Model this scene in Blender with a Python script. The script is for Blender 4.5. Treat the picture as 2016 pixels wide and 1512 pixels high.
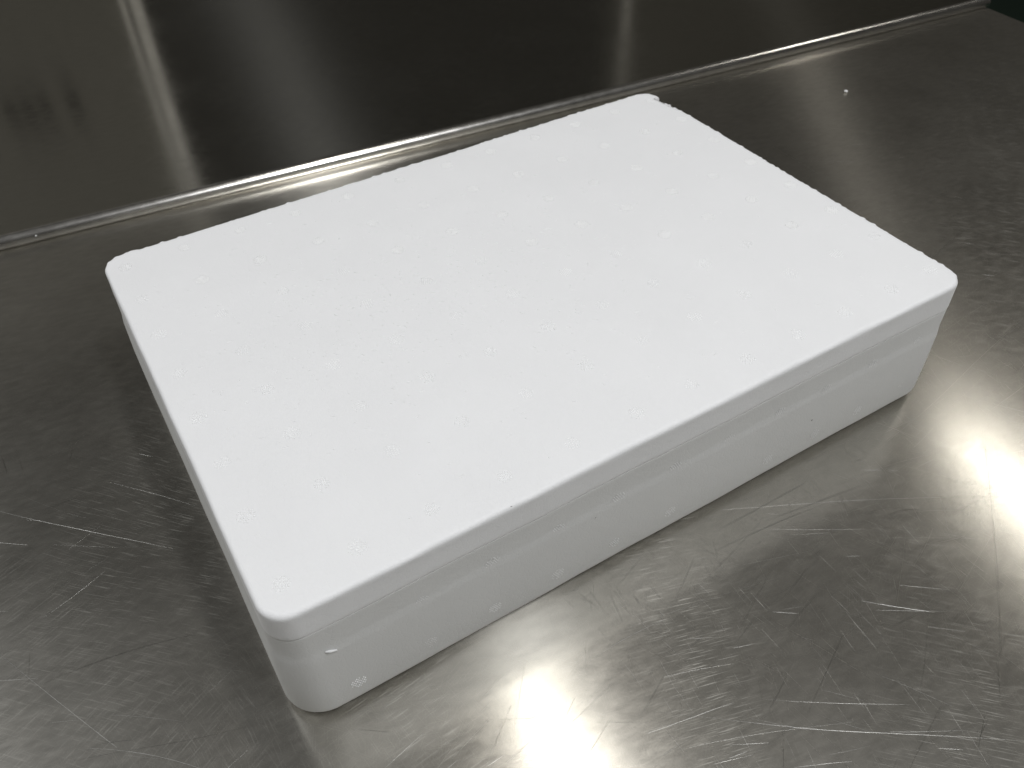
import bpy, bmesh, math, random
from mathutils import Vector, Matrix, noise

for o in list(bpy.data.objects): bpy.data.objects.remove(o)
S = bpy.context.scene
COL = S.collection
rnd = random.Random(7)

# ------------------------------------------------------------------ camera
cam_d = bpy.data.cameras.new("camera")
cam_d.sensor_fit = 'HORIZONTAL'; cam_d.sensor_width = 36.0; cam_d.lens = 30.0
cam_d.clip_start = 0.01; cam_d.clip_end = 100
cam = bpy.data.objects.new("camera", cam_d); COL.objects.link(cam)
Rw2c = Matrix(((0.8526369569818255, -0.5221254846273966, -0.01987958478352292),
               (-0.3729460408561817, -0.5814962823660441, -0.7230306523252508),
               (0.36595282509943583, 0.6238966676419939, -0.690529853014703)))
Rc2w = Rw2c.transposed() @ Matrix(((1, 0, 0), (0, -1, 0), (0, 0, -1)))
M = Rc2w.to_4x4(); M.translation = Vector((-0.3050147, -0.5004868, 0.5504999))
cam.matrix_world = M
cam_d.dof.use_dof = True; cam_d.dof.focus_distance = 0.60; cam_d.dof.aperture_fstop = 14.0
S.camera = cam

# ------------------------------------------------------------------ world: dim kitchen ambience
wd = bpy.data.worlds.new("World"); S.world = wd; wd.use_nodes = True
bg = wd.node_tree.nodes["Background"]
bg.inputs[0].default_value = (1.0, 0.95, 0.84, 1); bg.inputs[1].default_value = 0.027

# ------------------------------------------------------------------ lamps: a row of ceiling tubes, and an added lamp behind the camera
def area(name, loc, sx, sy, power, color, rotz=0, aim=None):
    l = bpy.data.lights.new(name, 'AREA'); l.shape = 'RECTANGLE'; l.size = sx; l.size_y = sy
    l.energy = power; l.color = color
    o = bpy.data.objects.new(name, l); COL.objects.link(o); o.location = loc
    if aim is None: o.rotation_euler = (0, 0, rotz)
    else: o.rotation_euler = (Vector(aim) - Vector(loc)).to_track_quat('-Z', 'Y').to_euler()
    return o
WARM = (1.0, 0.96, 0.89); COOL = (0.97, 0.985, 1.0)
area("ceiling_lamp", (0.52, 0.30, 3.0), 0.14, 1.25, 9.5, WARM, math.radians(-8))
area("ceiling_lamp", (3.36, 0.40, 3.0), 0.12, 1.25, 12, WARM, math.radians(-8))
area("ceiling_lamp", (-2.05, 1.02, 3.0), 0.26, 1.25, 56, COOL, math.radians(-8))
area("ceiling_lamp", (0.42, -1.52, 2.9), 0.30, 1.25, 72, COOL, math.radians(-8))  # unseen lamp added behind the camera to light the lid and front side

S.view_settings.view_transform = 'Standard'; S.view_settings.look = 'None'
S.view_settings.exposure = 0.0; S.view_settings.gamma = 1.0

# ------------------------------------------------------------------ helpers
def tag(o, label=None, cat=None, group=None, kind=None):
    if label: o["label"] = label
    if cat: o["category"] = cat
    if group: o["group"] = group
    if kind: o["kind"] = kind
    return o
def link(name, me, mat=None, parent=None):
    o = bpy.data.objects.new(name, me); COL.objects.link(o)
    if mat and not me.materials: me.materials.append(mat)
    if parent: o.parent = parent
    return o
def mesh(name, vs, fs, smooth=False):
    me = bpy.data.meshes.new(name); me.from_pydata([tuple(v) for v in vs], [], fs)
    if smooth:
        for p in me.polygons: p.use_smooth = True
    me.update(); return me
def empty(name, loc=(0, 0, 0)):
    o = bpy.data.objects.new(name, None); COL.objects.link(o); o.location = loc; o.empty_display_size = .05
    return o
class NT:
    def __init__(s, name):
        s.m = bpy.data.materials.new(name); s.m.use_nodes = True; s.t = s.m.node_tree; s.t.nodes.clear()
        s.out = s.t.nodes.new("ShaderNodeOutputMaterial")
    def n(s, typ, **kw):
        nd = s.t.nodes.new(typ)
        for k, v in kw.items():
            if k.startswith('_'): setattr(nd, k[1:], v)
        for k, v in kw.items():
            if not k.startswith('_'): s.set(nd, k.replace('__', ' '), v)
        return nd
    def set(s, nd, key, v):
        if isinstance(key, str) and key[0] == 'i' and key[1:].isdigit(): key = int(key[1:])
        sock = nd.inputs[key]
        if isinstance(v, bpy.types.NodeSocket): s.t.links.new(v, sock)
        else: sock.default_value = v
    def math(s, op, a, b=None, clamp=False):
        nd = s.n("ShaderNodeMath", _operation=op, _use_clamp=clamp); s.set(nd, 0, a)
        if b is not None: s.set(nd, 1, b)
        return nd.outputs[0]
    def ramp(s, v, lo, hi, a=0.0, b=1.0):
        nd = s.n("ShaderNodeMapRange", _clamp=True)
        s.set(nd, 0, v); s.set(nd, 1, lo); s.set(nd, 2, hi); s.set(nd, 3, a); s.set(nd, 4, b)
        return nd.outputs[0]
    def noise(s, vec, scale, detail=2.0, rough=0.5):
        nd = s.n("ShaderNodeTexNoise", Vector=vec, Scale=scale, Detail=detail, Roughness=rough)
        return nd.outputs["Fac"]
    def map(s, vec, rot=(0, 0, 0), scale=(1, 1, 1), loc=(0, 0, 0)):
        nd = s.n("ShaderNodeMapping", Vector=vec, Rotation=rot, Scale=scale, Location=loc)
        return nd.outputs[0]

# ------------------------------------------------------------------ the worktop frame (turned 5.6 deg against the box)
U = Vector((0.9953, -0.0973, 0)); V = Vector((0.0973, 0.9953, 0))
ORI = Vector((1.1434, 0.3460, 0))
TM = Matrix(((U.x, V.x, 0, ORI.x), (U.y, V.y, 0, ORI.y), (0, 0, 1, 0), (0, 0, 0, 1)))
def to_world_dir(ang):
    d = U * math.cos(ang) + V * math.sin(ang); return (d.x, d.y, 0.0)

# ------------------------------------------------------------------ materials
def steel(name, tint, base_r, base_a, haze_r, haze_w, streak, scratch, seed, bump=.05, var=1.0):
    k = NT(name)
    tc = k.n("ShaderNodeTexCoord").outputs["Object"]
    # gentle wander of coordinates so the grain and scratches are never ruler straight
    wob = k.n("ShaderNodeTexNoise", Vector=tc, Scale=3.0, Detail=1.0).outputs["Color"]
    off = k.n("ShaderNodeVectorMath", _operation='SUBTRACT', i0=wob, i1=(.5, .5, .5)).outputs[0]
    off = k.n("ShaderNodeVectorMath", _operation='SCALE', i0=off, Scale=0.05).outputs[0]
    co = k.n("ShaderNodeVectorMath", _operation='ADD', i0=tc, i1=off).outputs[0]
    grain = k.noise(k.map(co, scale=(14, 900, 1)), 1.0, 3.0, .6)
    blot = k.noise(tc, 7.0, 4.0, .6)
    mott = k.noise(k.map(tc, rot=(0, 0, .7), scale=(60, 160, 1)), 1.0, 3.0, .6)
    # base roughness varies with grain, patches and fine mottling
    r = k.math('ADD', k.ramp(grain, .3, .7, base_r - .035 * var, base_r + .035 * var), k.ramp(blot, .3, .7, -.03 * var, .03 * var))
    r = k.math('ADD', r, k.ramp(mott, .3, .7, -.02, .02))
    tcol = k.n("ShaderNodeMix", _data_type='RGBA')
    tcol.inputs[0].default_value = .5; k.set(tcol, 0, k.ramp(mott, .35, .7))
    tcol.inputs[6].default_value = tuple(c * .90 for c in tint) + (1,)
    tcol.inputs[7].default_value = tuple(tint) + (1,)
    col = tcol.outputs[2]
    bmp = k.n("ShaderNodeBump", Strength=bump, Distance=.0003, Height=grain).outputs[0]
    tan = k.n("ShaderNodeCombineXYZ", X=U.x, Y=U.y, Z=0).outputs[0]
    base = k.n("ShaderNodeBsdfAnisotropic", Color=col, Roughness=r, Anisotropy=base_a, Tangent=tan, Normal=bmp).outputs[0]
    hz = k.n("ShaderNodeBsdfAnisotropic", Color=col, Roughness=haze_r, Anisotropy=0.0).outputs[0]
    st = k.n("ShaderNodeBsdfAnisotropic", Color=col, Roughness=.36, Anisotropy=.80, Tangent=tan, Normal=bmp).outputs[0]
    m0 = k.n("ShaderNodeMixShader", i1=base, i2=st); m0.inputs[0].default_value = streak
    mx = k.n("ShaderNodeMixShader", i1=m0.outputs[0], i2=hz); k.set(mx, 0, k.ramp(blot, .25, .75, haze_w * .7, haze_w * 1.3))
    cur = mx.outputs[0]
    # worn-in scratches: several directions, each a narrow anisotropic lobe across its own groove
    if scratch > 0:
        vpos = k.n('ShaderNodeSeparateXYZ', Vector=tc).outputs[1]
        wear = k.ramp(k.math('ADD', vpos, k.math('MULTIPLY', k.math('SUBTRACT', blot, .5), .25)), -.55, -.12, 1.0, .06)
        dirs = [(12, 1.0), (-14, 1.0), (48, .8), (-42, .9), (75, .8), (-70, .7), (100, .7), (30, .7)]
        for i, (dg, w) in enumerate(dirs):
            a = math.radians(dg)
            rc = k.map(co, rot=(0, 0, -a))
            rc2 = k.map(rc, loc=(seed + i * 3.1, i * 7.7, 0))
            f1 = k.noise(k.map(rc2, scale=(42, 1450, 1)), 1.0, 1.5, .5)        # short flecks
            pt = k.noise(k.map(rc2, loc=(2, 4, i)), 9.0, 2.0, .5)
            m1 = k.ramp(f1, .60, .69)
            msk = m1
            msk = k.math('MULTIPLY', msk, k.ramp(pt, .35, .65, .40, 1.0))
            msk = k.math('MULTIPLY', k.math('MULTIPLY', msk, wear), scratch * w)
            td = to_world_dir(a)
            tn = k.n("ShaderNodeCombineXYZ", X=td[0], Y=td[1], Z=0).outputs[0]
            g = k.n("ShaderNodeBsdfAnisotropic", Color=tuple(min(1, c * 1.05) for c in tint) + (1,), Roughness=.40, Anisotropy=.80, Tangent=tn).outputs[0]
            mm = k.n("ShaderNodeMixShader", i1=cur, i2=g); k.set(mm, 0, msk); cur = mm.outputs[0]
    k.t.links.new(cur, k.out.inputs[0])
    return k.m
M_TOP = steel("scratched_steel", (.56, .54, .49), .195, .30, .49, .19, .14, .10, 1.0, bump=.02, var=.4)
M_BACK = steel("smooth_steel", (.53, .52, .48), .14, .30, .50, .012, .02, .0, 5.0)
M_RIM = steel("rim_steel", (.80, .78, .745), .23, .15, .55, .03, .0, .0, 9.0, bump=.0, var=.0)

def foam(name, col, bead, rough=.62):
    k = NT(name)
    tc = k.n("ShaderNodeTexCoord").outputs["Object"]
    vor = k.n("ShaderNodeTexVoronoi", Vector=tc, Scale=260.0, _feature='DISTANCE_TO_EDGE').outputs[0]
    cell = k.ramp(vor, 0.0, .12)
    fine = k.noise(tc, 900.0, 2.0)
    big = k.noise(tc, 14.0, 3.0, .55)
    h = k.math('ADD', k.math('MULTIPLY', cell, .35), k.math('MULTIPLY', fine, .5))
    h = k.math('ADD', h, k.math('MULTIPLY', big, 6.0))
    bmp = k.n("ShaderNodeBump", Strength=bead, Distance=.00035, Height=h).outputs[0]
    mix = k.n("ShaderNodeMix", _data_type='RGBA'); k.set(mix, 0, k.ramp(big, .3, .7))
    mix.inputs[6].default_value = tuple(c * .975 for c in col) + (1,); mix.inputs[7].default_value = tuple(col) + (1,)
    p = k.n("ShaderNodeBsdfPrincipled", Roughness=rough, Normal=bmp)
    k.set(p, "Base Color", mix.outputs[2]); p.inputs["Specular IOR Level"].default_value = .32
    p.inputs["Subsurface Weight"].default_value = .25
    p.inputs["Subsurface Radius"].default_value = (1, 1, 1); p.inputs["Subsurface Scale"].default_value = .004
    k.t.links.new(p.outputs[0], k.out.inputs[0]); return k.m
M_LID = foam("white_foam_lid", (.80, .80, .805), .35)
M_BODY = foam("shaded_foam_body", (.665, .665, .655), .40)  # same foam as the lid; shade of the front side darkens this colour
M_MARK = foam("white_foam_mark", (.93, .93, .93), .05, .5)
M_PAD = foam("white_foam_pad", (.90, .90, .90), .0, .5)
def plain(name, col, rough=.6):
    k = NT(name); tc = k.n("ShaderNodeTexCoord").outputs["Object"]
    mix = k.n("ShaderNodeMix", _data_type='RGBA'); k.set(mix, 0, k.noise(tc, 30.0, 3.0))
    mix.inputs[6].default_value = tuple(c * .8 for c in col) + (1,); mix.inputs[7].default_value = tuple(c * 1.15 for c in col) + (1,)
    p = k.n("ShaderNodeBsdfPrincipled", Roughness=rough); k.set(p, "Base Color", mix.outputs[2])
    k.t.links.new(p.outputs[0], k.out.inputs[0]); return k.m
M_FLOOR = plain("dark_green_floor", (.006, .018, .010), .7)
M_DIRT = plain("dark_speck", (.05, .045, .04), .9)

# ------------------------------------------------------------------ setting: floor
fl = link("floor", mesh("floor", [(-5, -5, -.9), (6, -5, -.9), (6, 6, -.9), (-5, 6, -.9)], [(0, 1, 2, 3)]), M_FLOOR)
tag(fl, kind="structure")

# the walls either side of a dark opening behind the worktops (seen as reflections in the steel)
def box_bm(bm, x0, x1, y0, y1, z0, z1):
    v = [bm.verts.new((x, y, z)) for x in (x0, x1) for y in (y0, y1) for z in (z0, z1)]
    for f in ((0, 1, 3, 2), (4, 6, 7, 5), (0, 4, 5, 1), (2, 3, 7, 6), (0, 2, 6, 4), (1, 5, 7, 3)): bm.faces.new([v[i] for i in f])
def slab(name, dims, mat, parent=None, bev=.002):
    bm = bmesh.new(); box_bm(bm, *dims); bmesh.ops.recalc_face_normals(bm, faces=bm.faces)
    bmesh.ops.bevel(bm, geom=bm.edges[:], offset=bev, segments=2, affect='EDGES')
    me = bpy.data.meshes.new(name); bm.to_mesh(me); bm.free(); return link(name, me, mat, parent)
M_WALL = plain("grey_wall", (.160, .150, .128), .7); M_TRIM = plain("pale_trim", (.78, .75, .70), .4)
XL, XR = .090, 1.915
for x0, x1 in ((-4.0, XL), (XR, 5.0)):
    w = slab("wall", (x0, x1, 2.30, 2.45, -.9, 1.35), M_WALL); tag(w, kind="structure")
for sx in (-.345, -.300, -.255, -.175):
    slab("reflection_bar", (sx - .017, sx + .017, 2.294, 2.2985, .56, .66), M_DIRT, bpy.data.objects["wall"], .001)  # unseen dark bars, added only for the marks they mirror in the steel
slab("trim", (XL - .048, XL - .036, 2.270, 2.299, -.9, 1.35), M_TRIM, bpy.data.objects["wall"])
slab("trim", (XL - .020, XL + .010, 2.268, 2.299, -.9, 1.35), M_TRIM, bpy.data.objects["wall"])
slab("trim", (XR - .016, XR + .016, 2.280, 2.299, -.9, 1.35), M_TRIM, bpy.data.objects["wall.001"])

# ------------------------------------------------------------------ worktops
def swept(name, prof, u0, u1, mat, parent, closed=False, cap=True, nseg=1):
    """profile (v,z) swept along u; in worktop coordinates"""
    vs, fs = [], []; n = len(prof)
    for s in range(nseg + 1):
        u = u0 + (u1 - u0) * s / nseg
        vs += [(u, p[0], p[1]) for p in prof]
    for s in range(nseg):
        for i in range(n if closed else n - 1):
            j = (i + 1) % n
            fs.append((s * n + i, s * n + j, (s + 1) * n + j, (s + 1) * n + i))
    if cap:
        fs.append(tuple(range(n))[::-1]); fs.append(tuple(nseg * n + i for i in range(n)))
    me = mesh(name, vs, fs, True)
    bm = bmesh.new(); bm.from_mesh(me); bmesh.ops.recalc_face_normals(bm, faces=bm.faces); 
    for e in bm.edges:
        if len(e.link_faces) == 2 and e.calc_face_angle() > .6: e.smooth = False
    bm.to_mesh(me); bm.free()
    o = link(name, me, mat, parent); return o

wt = empty("steel_worktop"); wt.matrix_world = TM
tag(wt, "scratched brushed steel worktop that the white foam box stands on", "worktop")
# top sheet: its right edge is rolled over and turned down
def edge_prof(v_front, v_back, z):
    return [(v_back, z), (v_back, z - .03), (v_front, z - .03), (v_front, z)]
r = .004
prof = [(0.0035, 0), (0.0035, -.03), (-1.6, -.03), (-1.6, 0)]
swept("top_sheet", prof, -2.6, -r, M_TOP, wt, closed=True)
arc = [(-r + r * math.sin(a), -r + r * math.cos(a)) for a in [i * math.pi / 12 for i in range(7)]]
vs, fs = [], []
ep = arc + [(0, -.045), (-.002, -.045), (-.002, -.03)] + [(-r, -.03)]
for vv in (-1.6, .0005): vs += [(p[0], vv, p[1]) for p in ep]
n = len(ep)
for i in range(n - 1): fs.append((i, i + 1, n + i + 1, n + i))
link("turned_edge", mesh("turned_edge", vs, fs, True), M_TOP, wt)

bk = empty("steel_worktop"); bk.matrix_world = TM
tag(bk, "smooth dark steel worktop behind the box, with a raised rounded rim along its front", "worktop")
RR = .0086
cv = RR + .0005
rim = [(cv + RR * math.cos(a), .0064 + RR * math.sin(a)) for a in [math.pi * 1.36 - i * math.pi * 1.36 / 26 for i in range(27)]]
rim = [(rim[0][0], -.03), (rim[0][0], rim[0][1] - .001)] + rim + [(rim[-1][0], -.03)]
swept("rolled_rim", rim, -2.6, .001, M_RIM, bk, closed=True)
swept("top_sheet", [(rim[-1][0] - .0005, .0045), (rim[-1][0] - .0005, -.03), (1.70, -.03), (1.70, .0045)], -2.6, 0.0, M_BACK, bk, closed=True)

# fine scratches worn into the worktop: hair-thin ribbons whose gloss runs across the groove
def scratch_mat():
    k = NT("scratch_steel")
    tan = k.n("ShaderNodeTangent", _direction_type='UV_MAP', _uv_map="along").outputs[0]
    g = k.n("ShaderNodeBsdfAnisotropic", Color=(.44, .43, .41, 1), Roughness=.46, Anisotropy=.70, Tangent=tan).outputs[0]
    k.t.links.new(g, k.out.inputs[0]); return k.m
def scratches(cnt):
    r_ = random.Random(11); vs, fs, uv = [], [], []
    Ti = TM.inverted()
    for q in range(cnt):
        if q % 3: P = Vector((r_.uniform(-.75, .62), r_.uniform(-.50, .15)))
        else: P = Vector((r_.gauss(.02, .25), r_.gauss(-.30, .09)))
        L = min(.25, .008 + r_.expovariate(1 / .028)); a = r_.choice((r_.gauss(.1, .35), r_.gauss(-.75, .35), r_.uniform(0, math.pi)))
        w = r_.choice((.00004, .00006, .00008, .00012)); cvt = r_.gauss(0, 1.6)
        if r_.random() < .02: L = r_.uniform(.12, .30); w = .00012; cvt = r_.gauss(0, .5)
        ns = max(3, int(L / .012)); ps = []
        for i in range(ns + 1):
            ps.append((P.copy(), a)); P = P + Vector((math.cos(a), math.sin(a))) * (L / ns); a += cvt * L / ns + r_.gauss(0, .012)
        if q >= cnt - 1500:
            P = Vector((r_.uniform(-.10, .75), r_.uniform(-.56, -.20))); L = r_.uniform(.005, .028); a = math.pi / 2 + r_.gauss(-.1, .28); w = r_.choice((.00004, .00006, .00009)); cvt = r_.gauss(0, 2); ns = 3; ps = []
            for i in range(ns + 1):
                ps.append((P.copy(), a)); P = P + Vector((math.cos(a), math.sin(a))) * (L / ns); a += cvt * L / ns
        if any(abs(p.x) < W / 2 + .004 and abs(p.y) < D / 2 + .004 for p, _ in ps): continue
        b = len(vs); z = .00004 + .00012 * r_.random()
        for i, (p, aa) in enumerate(ps):
            t = i / ns; ww = w * (.25 + .75 * math.sin(math.pi * (.04 + .92 * t))) * r_.uniform(.6, 1.2)
            n_ = Vector((-math.sin(aa), math.cos(aa))) * ww
            vs += [(p.x + n_.x, p.y + n_.y, z), (p.x - n_.x, p.y - n_.y, z)]; uv += [(i * L / ns, w * 2), (i * L / ns, 0)]
        for i in range(ns): fs.append((b + 2 * i, b + 2 * i + 1, b + 2 * i + 3, b + 2 * i + 2))
    vs = [tuple(Ti @ Vector(v)) for v in vs]
    me = mesh("scratches", vs, fs); ul = me.uv_layers.new(name="along")
    for l in me.loops: ul.data[l.index].uv = uv[l.vertex_index]
    o = link("scratches", me, scratch_mat(), wt); o["kind"] = "stuff"
W, D, H = 0.600, 0.4212, 0.1243
scratches(2300)

# ------------------------------------------------------------------ foam box
W, D, H = 0.600, 0.4212, 0.1243
LB = H * .605         # lower rim of the lid
SM = H * .80          # moulded seam on the lid
NS = {'x': 560, 'y': 400, 'c': 22}
def outline(rad):
    """points, outward normals, running counter-clockwise from the front-left"""
    P = []
    hx, hy = W / 2, D / 2
    def seg(a, b, n, cnt):
        for i in range(cnt): 
            t = i / cnt; P.append((Vector(a).lerp(Vector(b), t), Vector(n)))
    def arc(c, a0, cnt):
        for i in range(cnt):
            a = a0 + (math.pi / 2) * i / cnt; d = Vector((math.cos(a), math.sin(a))); P.append((Vector(c) + d * rad, d))
    seg((-hx + rad, -hy), (hx - rad, -hy), (0, -1), NS['x']); arc((hx - rad, -hy + rad), -math.pi / 2, NS['c'])
    seg((hx, -hy + rad), (hx, hy - rad), (1, 0), NS['y']); arc((hx - rad, hy - rad), 0, NS['c'])
    seg((hx - rad, hy), (-hx + rad, hy), (0, 1), NS['x']); arc((-hx + rad, hy - rad), math.pi / 2, NS['c'])
    seg((-hx, hy - rad), (-hx, -hy + rad), (-1, 0), NS['y']); arc((-hx + rad, -hy + rad), math.pi, NS['c'])
    return P
def nz(x, y, s, seed=0.0): return noise.noise(Vector((x * s, y * s, seed)))
def bead(p, seed=0.0):
    """scalloped bead edge: distance to random bead centres ~6 mm apart"""
    s = 175.0
    d, _ = noise.voronoi(Vector((p[0] * s, p[1] * s, seed)))
    return max(0.0, .55 - d[0])
def edge_off(p, nrm):
    x, y = p.x, p.y
    o = nz(x, y, 9, 2.0) * .0007 + nz(x, y, 30, 5.0) * .0003
    if nrm.y > .3: o += nz(x, y, 11, 8.0) * .0012
    return o
TEETH = [rnd.random() for _ in range(4000)]
def top_off(p, nrm, idx):
    x, y = p.x, p.y; o = 0.0
    back = max(0.0, nrm.y, nrm.x * .75)
    o += back * (bead(p) * .0042 - .0006)
    if nrm.y < -.5: o += nz(x, 0, 26, 3.0) * .0012 + nz(x, 0, 70, 6.0) * .0004
    if nrm.x > .9 and .150 < y < .190:                # torn strip near the far right corner
        t = (y - .150) / .040
        o -= (.0020 + .0050 * t) * min(1, (y - .150) / .006)
        o += (TEETH[idx] ** 3) * .0050 * (1 if .155 < y < .178 else .3)
    if nrm.y > .9 and abs(x + .272) < .006: o += .0022 * (1 - abs(x + .272) / .006) ** .5
    return o
def flare(z):
    return -.0012 + .0034 * min(1.0, (H - z) / (H * .75))
def loft(name, rows, mat, parent, cap_top=True, cap_bot=False, toprow_mod=()):
    vs, fs = [], []; n = None
    for (z, off, rad, tops, zw) in rows:
        P = outline(rad); n = len(P)
        for i, (p, nn) in enumerate(P):
            o = off + edge_off(p, nn) + tops * top_off(p, nn, i)
            o += max(0.0, -nn.x) ** 2 * flare(z) + max(0.0, -nn.y) ** 2 * .0020 * min(1.0, (H - z) / (H * .85))
            q = p + nn * o
            vs.append((q.x, q.y, z + zw * nz(p.x, p.y, 14, 11.0)))
    R = len(rows)
    for k in range(R - 1):
        for i in range(n):
            j = (i + 1) % n; fs.append((k * n + i, k * n + j, (k + 1) * n + j, (k + 1) * n + i))
    sm = [True] * len(fs)
    if cap_top: fs.append(tuple((R - 1) * n + i for i in range(n)))
    if cap_bot: fs.append(tuple(i for i in range(n))[::-1])
    me = mesh(name, vs, fs, True)
    o = link(name, me, mat, parent); return o

box = empty("foam_box", (0, 0, 0))
tag(box, "closed white expanded foam box with rounded corners lying on the scratched steel worktop", "foam box")
rt, rb = .0195, .0255
CR = .0752             # soft crease below the collar of the body
body_rows = [(.0000, -.0200, rb - .008, 0, 0), (.0026, -.0190, rb - .008, 0, 0), (.0030, -.0090, rb, 0, 0), (.0040, -.0042, rb, 0, 0), (.0056, -.0016, rb, 0, 0), (.0080, -.0001, rb, 0, 0), (.0110, .0004, rb, 0, 0),
             (CR * .5, .0006, rb - .002, 0, 0), (CR - .0060, .0006, rb - .0035, 0, .0006), (CR - .0022, .0003, rb - .0035, 0, .0008), (CR + .0016, -.0002, rb - .004, 0, .0008), (CR + .0050, -.0004, rb - .004, 0, .0008),
             (SM - .0040, -.0002, rt + .001, 0, .0010), (SM - .0008, -.0002, rt + .001, 0, .0010), (SM - .0003, -.0003, rt + .001, 0, .0010), (SM - .0001, -.0008, rt + .001, 0, .0010), (SM - .0001, -.006, rt + .001, 0, .0010)]
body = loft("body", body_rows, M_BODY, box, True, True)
lid_rows = [(SM + .0001, -.0060, rt + .0005, 0, .0010), (SM + .0001, -.0004, rt + .0005, 0, .0010), (SM + .0003, -.0001, rt + .0005, 0, .0010), (SM + .0007, .0000, rt + .0005, 0, .0010), (SM + .0030, .0000, rt + .0005, 0, .0010),
            (H - .0120, .0000, rt, 0, 0), (H - .0070, .0001, rt, .15, 0), (H - .0050, .0002, rt, .3, 0)]
ER = .0034
for i in range(0, 7):
    a = i * math.pi / 12
    lid_rows.append((H - ER + ER * math.sin(a), -ER + ER * math.cos(a) + .0002, rt, .5 + .5 * min(1, i / 3), .00035 * i / 6))
lid_rows += [(H + .00005, -.0055, rt, .35, .0003), (H, -.0085, rt, 0, .0002), (H, -.0130, rt, 0, 0)]
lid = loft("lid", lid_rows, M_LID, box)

# vent marks: discs of small raised dots, one mesh shared by all
def vent_mesh(name, seed, disc=False):
    r_ = random.Random(seed); vs, fs = [], []; sp = .00205
    for j in range(-4, 5):
        for i in range(-4, 5):
            x = (i + .5 * (j & 1)) * sp; y = j * sp * .866
            if math.hypot(x, y) > .0058 or r_.random() < .06: continue
            rad = .00072 * r_.uniform(.85, 1.1); h = .00042 * r_.uniform(.6, 1.2)
            b = len(vs)
            for k in range(6):
                a = k * math.pi / 3; vs.append((x + rad * math.cos(a), y + rad * math.sin(a), -.0001))
            for k in range(6):
                a = k * math.pi / 3; vs.append((x + rad * .6 * math.cos(a), y + rad * .6 * math.sin(a), h * .8))
            vs.append((x, y, h))
            for k in range(6):
                m_ = (k + 1) % 6
                fs.append((b + k, b + m_, b + 6 + m_, b + 6 + k)); fs.append((b + 6 + k, b + 6 + m_, b + 12))
    nd = len(fs)
    if disc:                      # thin paler disc added under the dots, used for the far marks
        b = len(vs)
        for k in range(14):
            a = k * math.pi / 7; q = .0058 * r_.uniform(.86, 1.06); vs.append((q * math.cos(a), q * math.sin(a), .00002))
            vs.append((q * .93 * math.cos(a), q * .93 * math.sin(a), .00010))
        for k in range(14):
            m_ = (k + 1) % 14; fs.append((b + 2 * k, b + 2 * m_, b + 2 * m_ + 1, b + 2 * k + 1))
        fs.append(tuple(b + 2 * k + 1 for k in range(14)))
    me = mesh(name, vs, fs, True); me.materials.append(M_MARK); me.materials.append(M_PAD)
    for p in me.polygons[nd:]: p.material_index = 1; p.use_smooth = False
    return me
VM = [vent_mesh("vent_mark", s) for s in (1, 2, 3)]
VD = [vent_mesh("vent_mark", s, True) for s in (4, 5, 6)]
XS = [-.2815, -.232, -.181, -.1275, -.0755, -.022, .030, .081, .133, .184, .236, .284]
YS = [-.186, -.128, -.076, -.025, .028, .081, .134, .188]
for x in XS:
    for y in YS:
        far = y + .35 * x > .015 + rnd.uniform(-.04, .04)
        o = bpy.data.objects.new("vent_mark", rnd.choice(VD if far else VM)); COL.objects.link(o); o.parent = lid
        o.location = (x + rnd.uniform(-.001, .001), y + rnd.uniform(-.001, .001), H)
        o.rotation_euler = (0, 0, rnd.uniform(0, 6)); s = rnd.uniform(.88, 1.08); o.scale = (s, s, rnd.uniform(1.0, 1.9))
XF = [-.258, -.206, -.1545, -.1025, -.052, 0.0, .052, .102, .154, .2045, .2585]
for i, x in enumerate(XF):
    for z in (.0255, .0765):
        if z > .05 and i < 1: continue
        o = bpy.data.objects.new("vent_mark", rnd.choice(VM)); COL.objects.link(o); o.parent = body
        near = math.exp(-((x + .258) / .03) ** 2) if z < .05 else 0
        o.location = (x + rnd.uniform(-.001, .001), -D / 2 - (.0024 if z < .05 else .0009), z + rnd.uniform(-.001, .001))
        o.rotation_euler = (math.pi / 2, 0, 0); s = rnd.uniform(.75, .95); o.scale = (s, s, rnd.uniform(.25, .5) + near)

# flecks: torn little skin ridges scattered over the lid
vs, fs = [], []
for q in range(1100):
    for _ in range(30):
        x = rnd.uniform(-.28, .28); y = rnd.uniform(-.19, .19)
        dn = math.exp(-((x + .09) / .13) ** 2 - ((y - .02) / .09) ** 2) + .06
        if rnd.random() < dn: break
    L = rnd.choice((.0012, .0016, .002, .0028, .0045)) * rnd.uniform(.7, 1.3); a = rnd.gauss(-.45, .45); cv_ = rnd.uniform(-.8, .8)
    wd_ = rnd.uniform(.0003, .0006); h = rnd.uniform(.00015, .00045); b = len(vs); ns = 4
    px, py, aa = x, y, a
    for s in range(ns + 1):
        t = s / ns; prof_ = math.sin(math.pi * (0.08 + .84 * t))
        nx, ny = -math.sin(aa), math.cos(aa)
        vs += [(px + nx * wd_ * prof_, py + ny * wd_ * prof_, H - .0001), (px, py, H + h * prof_), (px - nx * wd_ * prof_, py - ny * wd_ * prof_, H - .0001)]
        px += math.cos(aa) * L / ns; py += math.sin(aa) * L / ns; aa += cv_ / ns
    for s in range(ns):
        for c in (0, 1):
            fs.append((b + s * 3 + c, b + s * 3 + c + 1, b + s * 3 + c + 4, b + s * 3 + c + 3))
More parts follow.
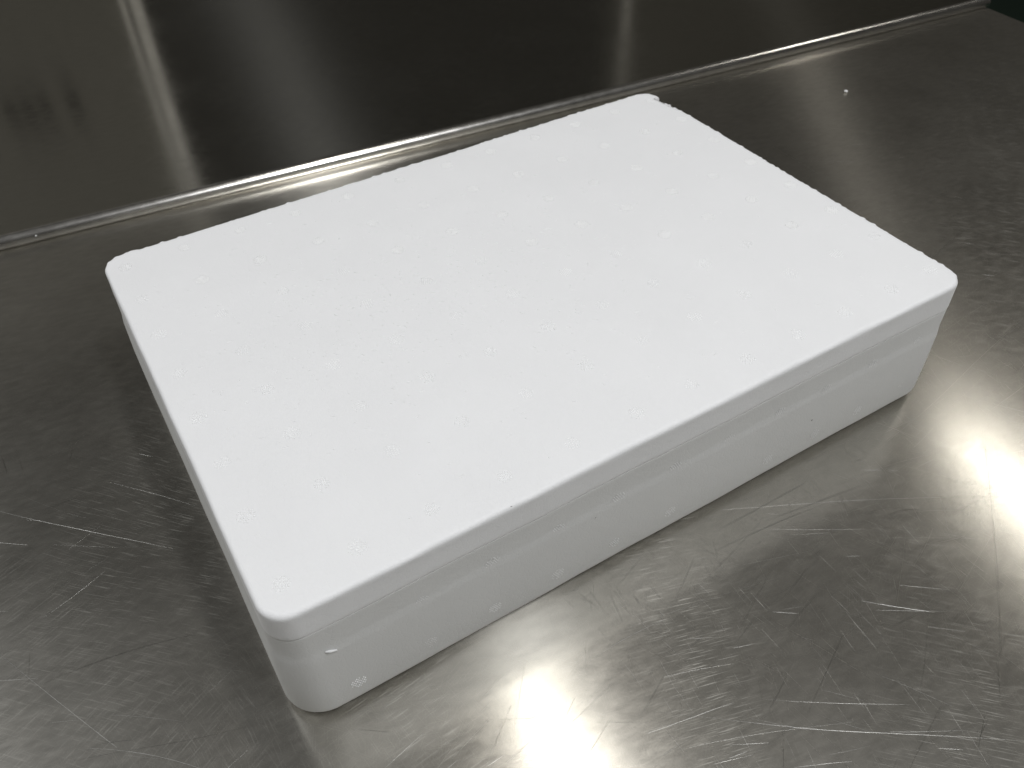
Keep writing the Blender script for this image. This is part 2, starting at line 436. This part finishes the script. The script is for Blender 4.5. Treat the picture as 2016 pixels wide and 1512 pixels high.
fk = link("surface_flecks", mesh("surface_flecks", vs, fs), M_MARK, lid); fk["kind"] = "stuff"

def crumb_mesh(name, size, seed, flat=.5):
    r_ = random.Random(seed); bm = bmesh.new(); bmesh.ops.create_icosphere(bm, subdivisions=2, radius=size)
    for v in bm.verts:
        k = 1 + .55 * noise.noise(v.co.normalized() * 2.3 + Vector((seed, 0, 0)))
        v.co = v.co * k; v.co.z *= flat
    zmin = min(v.co.z for v in bm.verts)
    for v in bm.verts: v.co.z -= zmin
    me = bpy.data.meshes.new(name); bm.to_mesh(me); bm.free()
    for p in me.polygons: p.use_smooth = True
    return me
# torn flake at the lower rim of the lid near the front corner, and specks of dirt on the lid
def part_crumb(name, loc, size, seed, mat, parent, scale=(1, 1, 1), rot=(0, 0, 0)):
    o = link(name, crumb_mesh(name, size, seed), mat, parent); o.location = loc; o.scale = scale; o.rotation_euler = rot; return o

o = part_crumb("torn_flake", (-.2695, -D / 2 - .0012, .0735), .0034, 21, M_MARK, body, (1.3, .25, .5), (.5, .5, 0))
o["label"] = "pale torn flake of foam standing out from the front side near the corner"
part_crumb("dirt_speck", (-.1374, -D / 2 + .0012, H - .0012), .0008, 31, M_DIRT, lid, (1.2, .5, .5))
part_crumb("dirt_speck", (.1452, -D / 2 - .0018, .0457), .0009, 32, M_DIRT, body, (1.2, .4, .8))
part_crumb("dirt_speck", (-.0709, -D / 2 - .0014, .0677), .0006, 33, M_DIRT, body, (1.0, .4, .8))

# loose crumbs on the steel
def crumb(x, y, z, size, seed, label):
    o = link("foam_crumb", crumb_mesh("foam_crumb", size, seed, .7), M_MARK); o.location = (x, y, z)
    tag(o, label, "crumb", "loose foam crumbs on the steel")
crumb(.7036, .2539, 0, .0024, 3, "small white foam crumb lying on the worktop beside the pale streak, right of the box")
crumb(-.2877, .5448, .0025, .0013, 4, "tiny white crumb on the smooth rear worktop at far left")
crumb(.4527, .5804, .0025, .0013, 5, "faint tiny crumb on the smooth rear worktop behind the far corner of the box")
crumb(-.3489, .4928, .0085, .0009, 6, "tiny pale crumb on the rounded rim at far left")
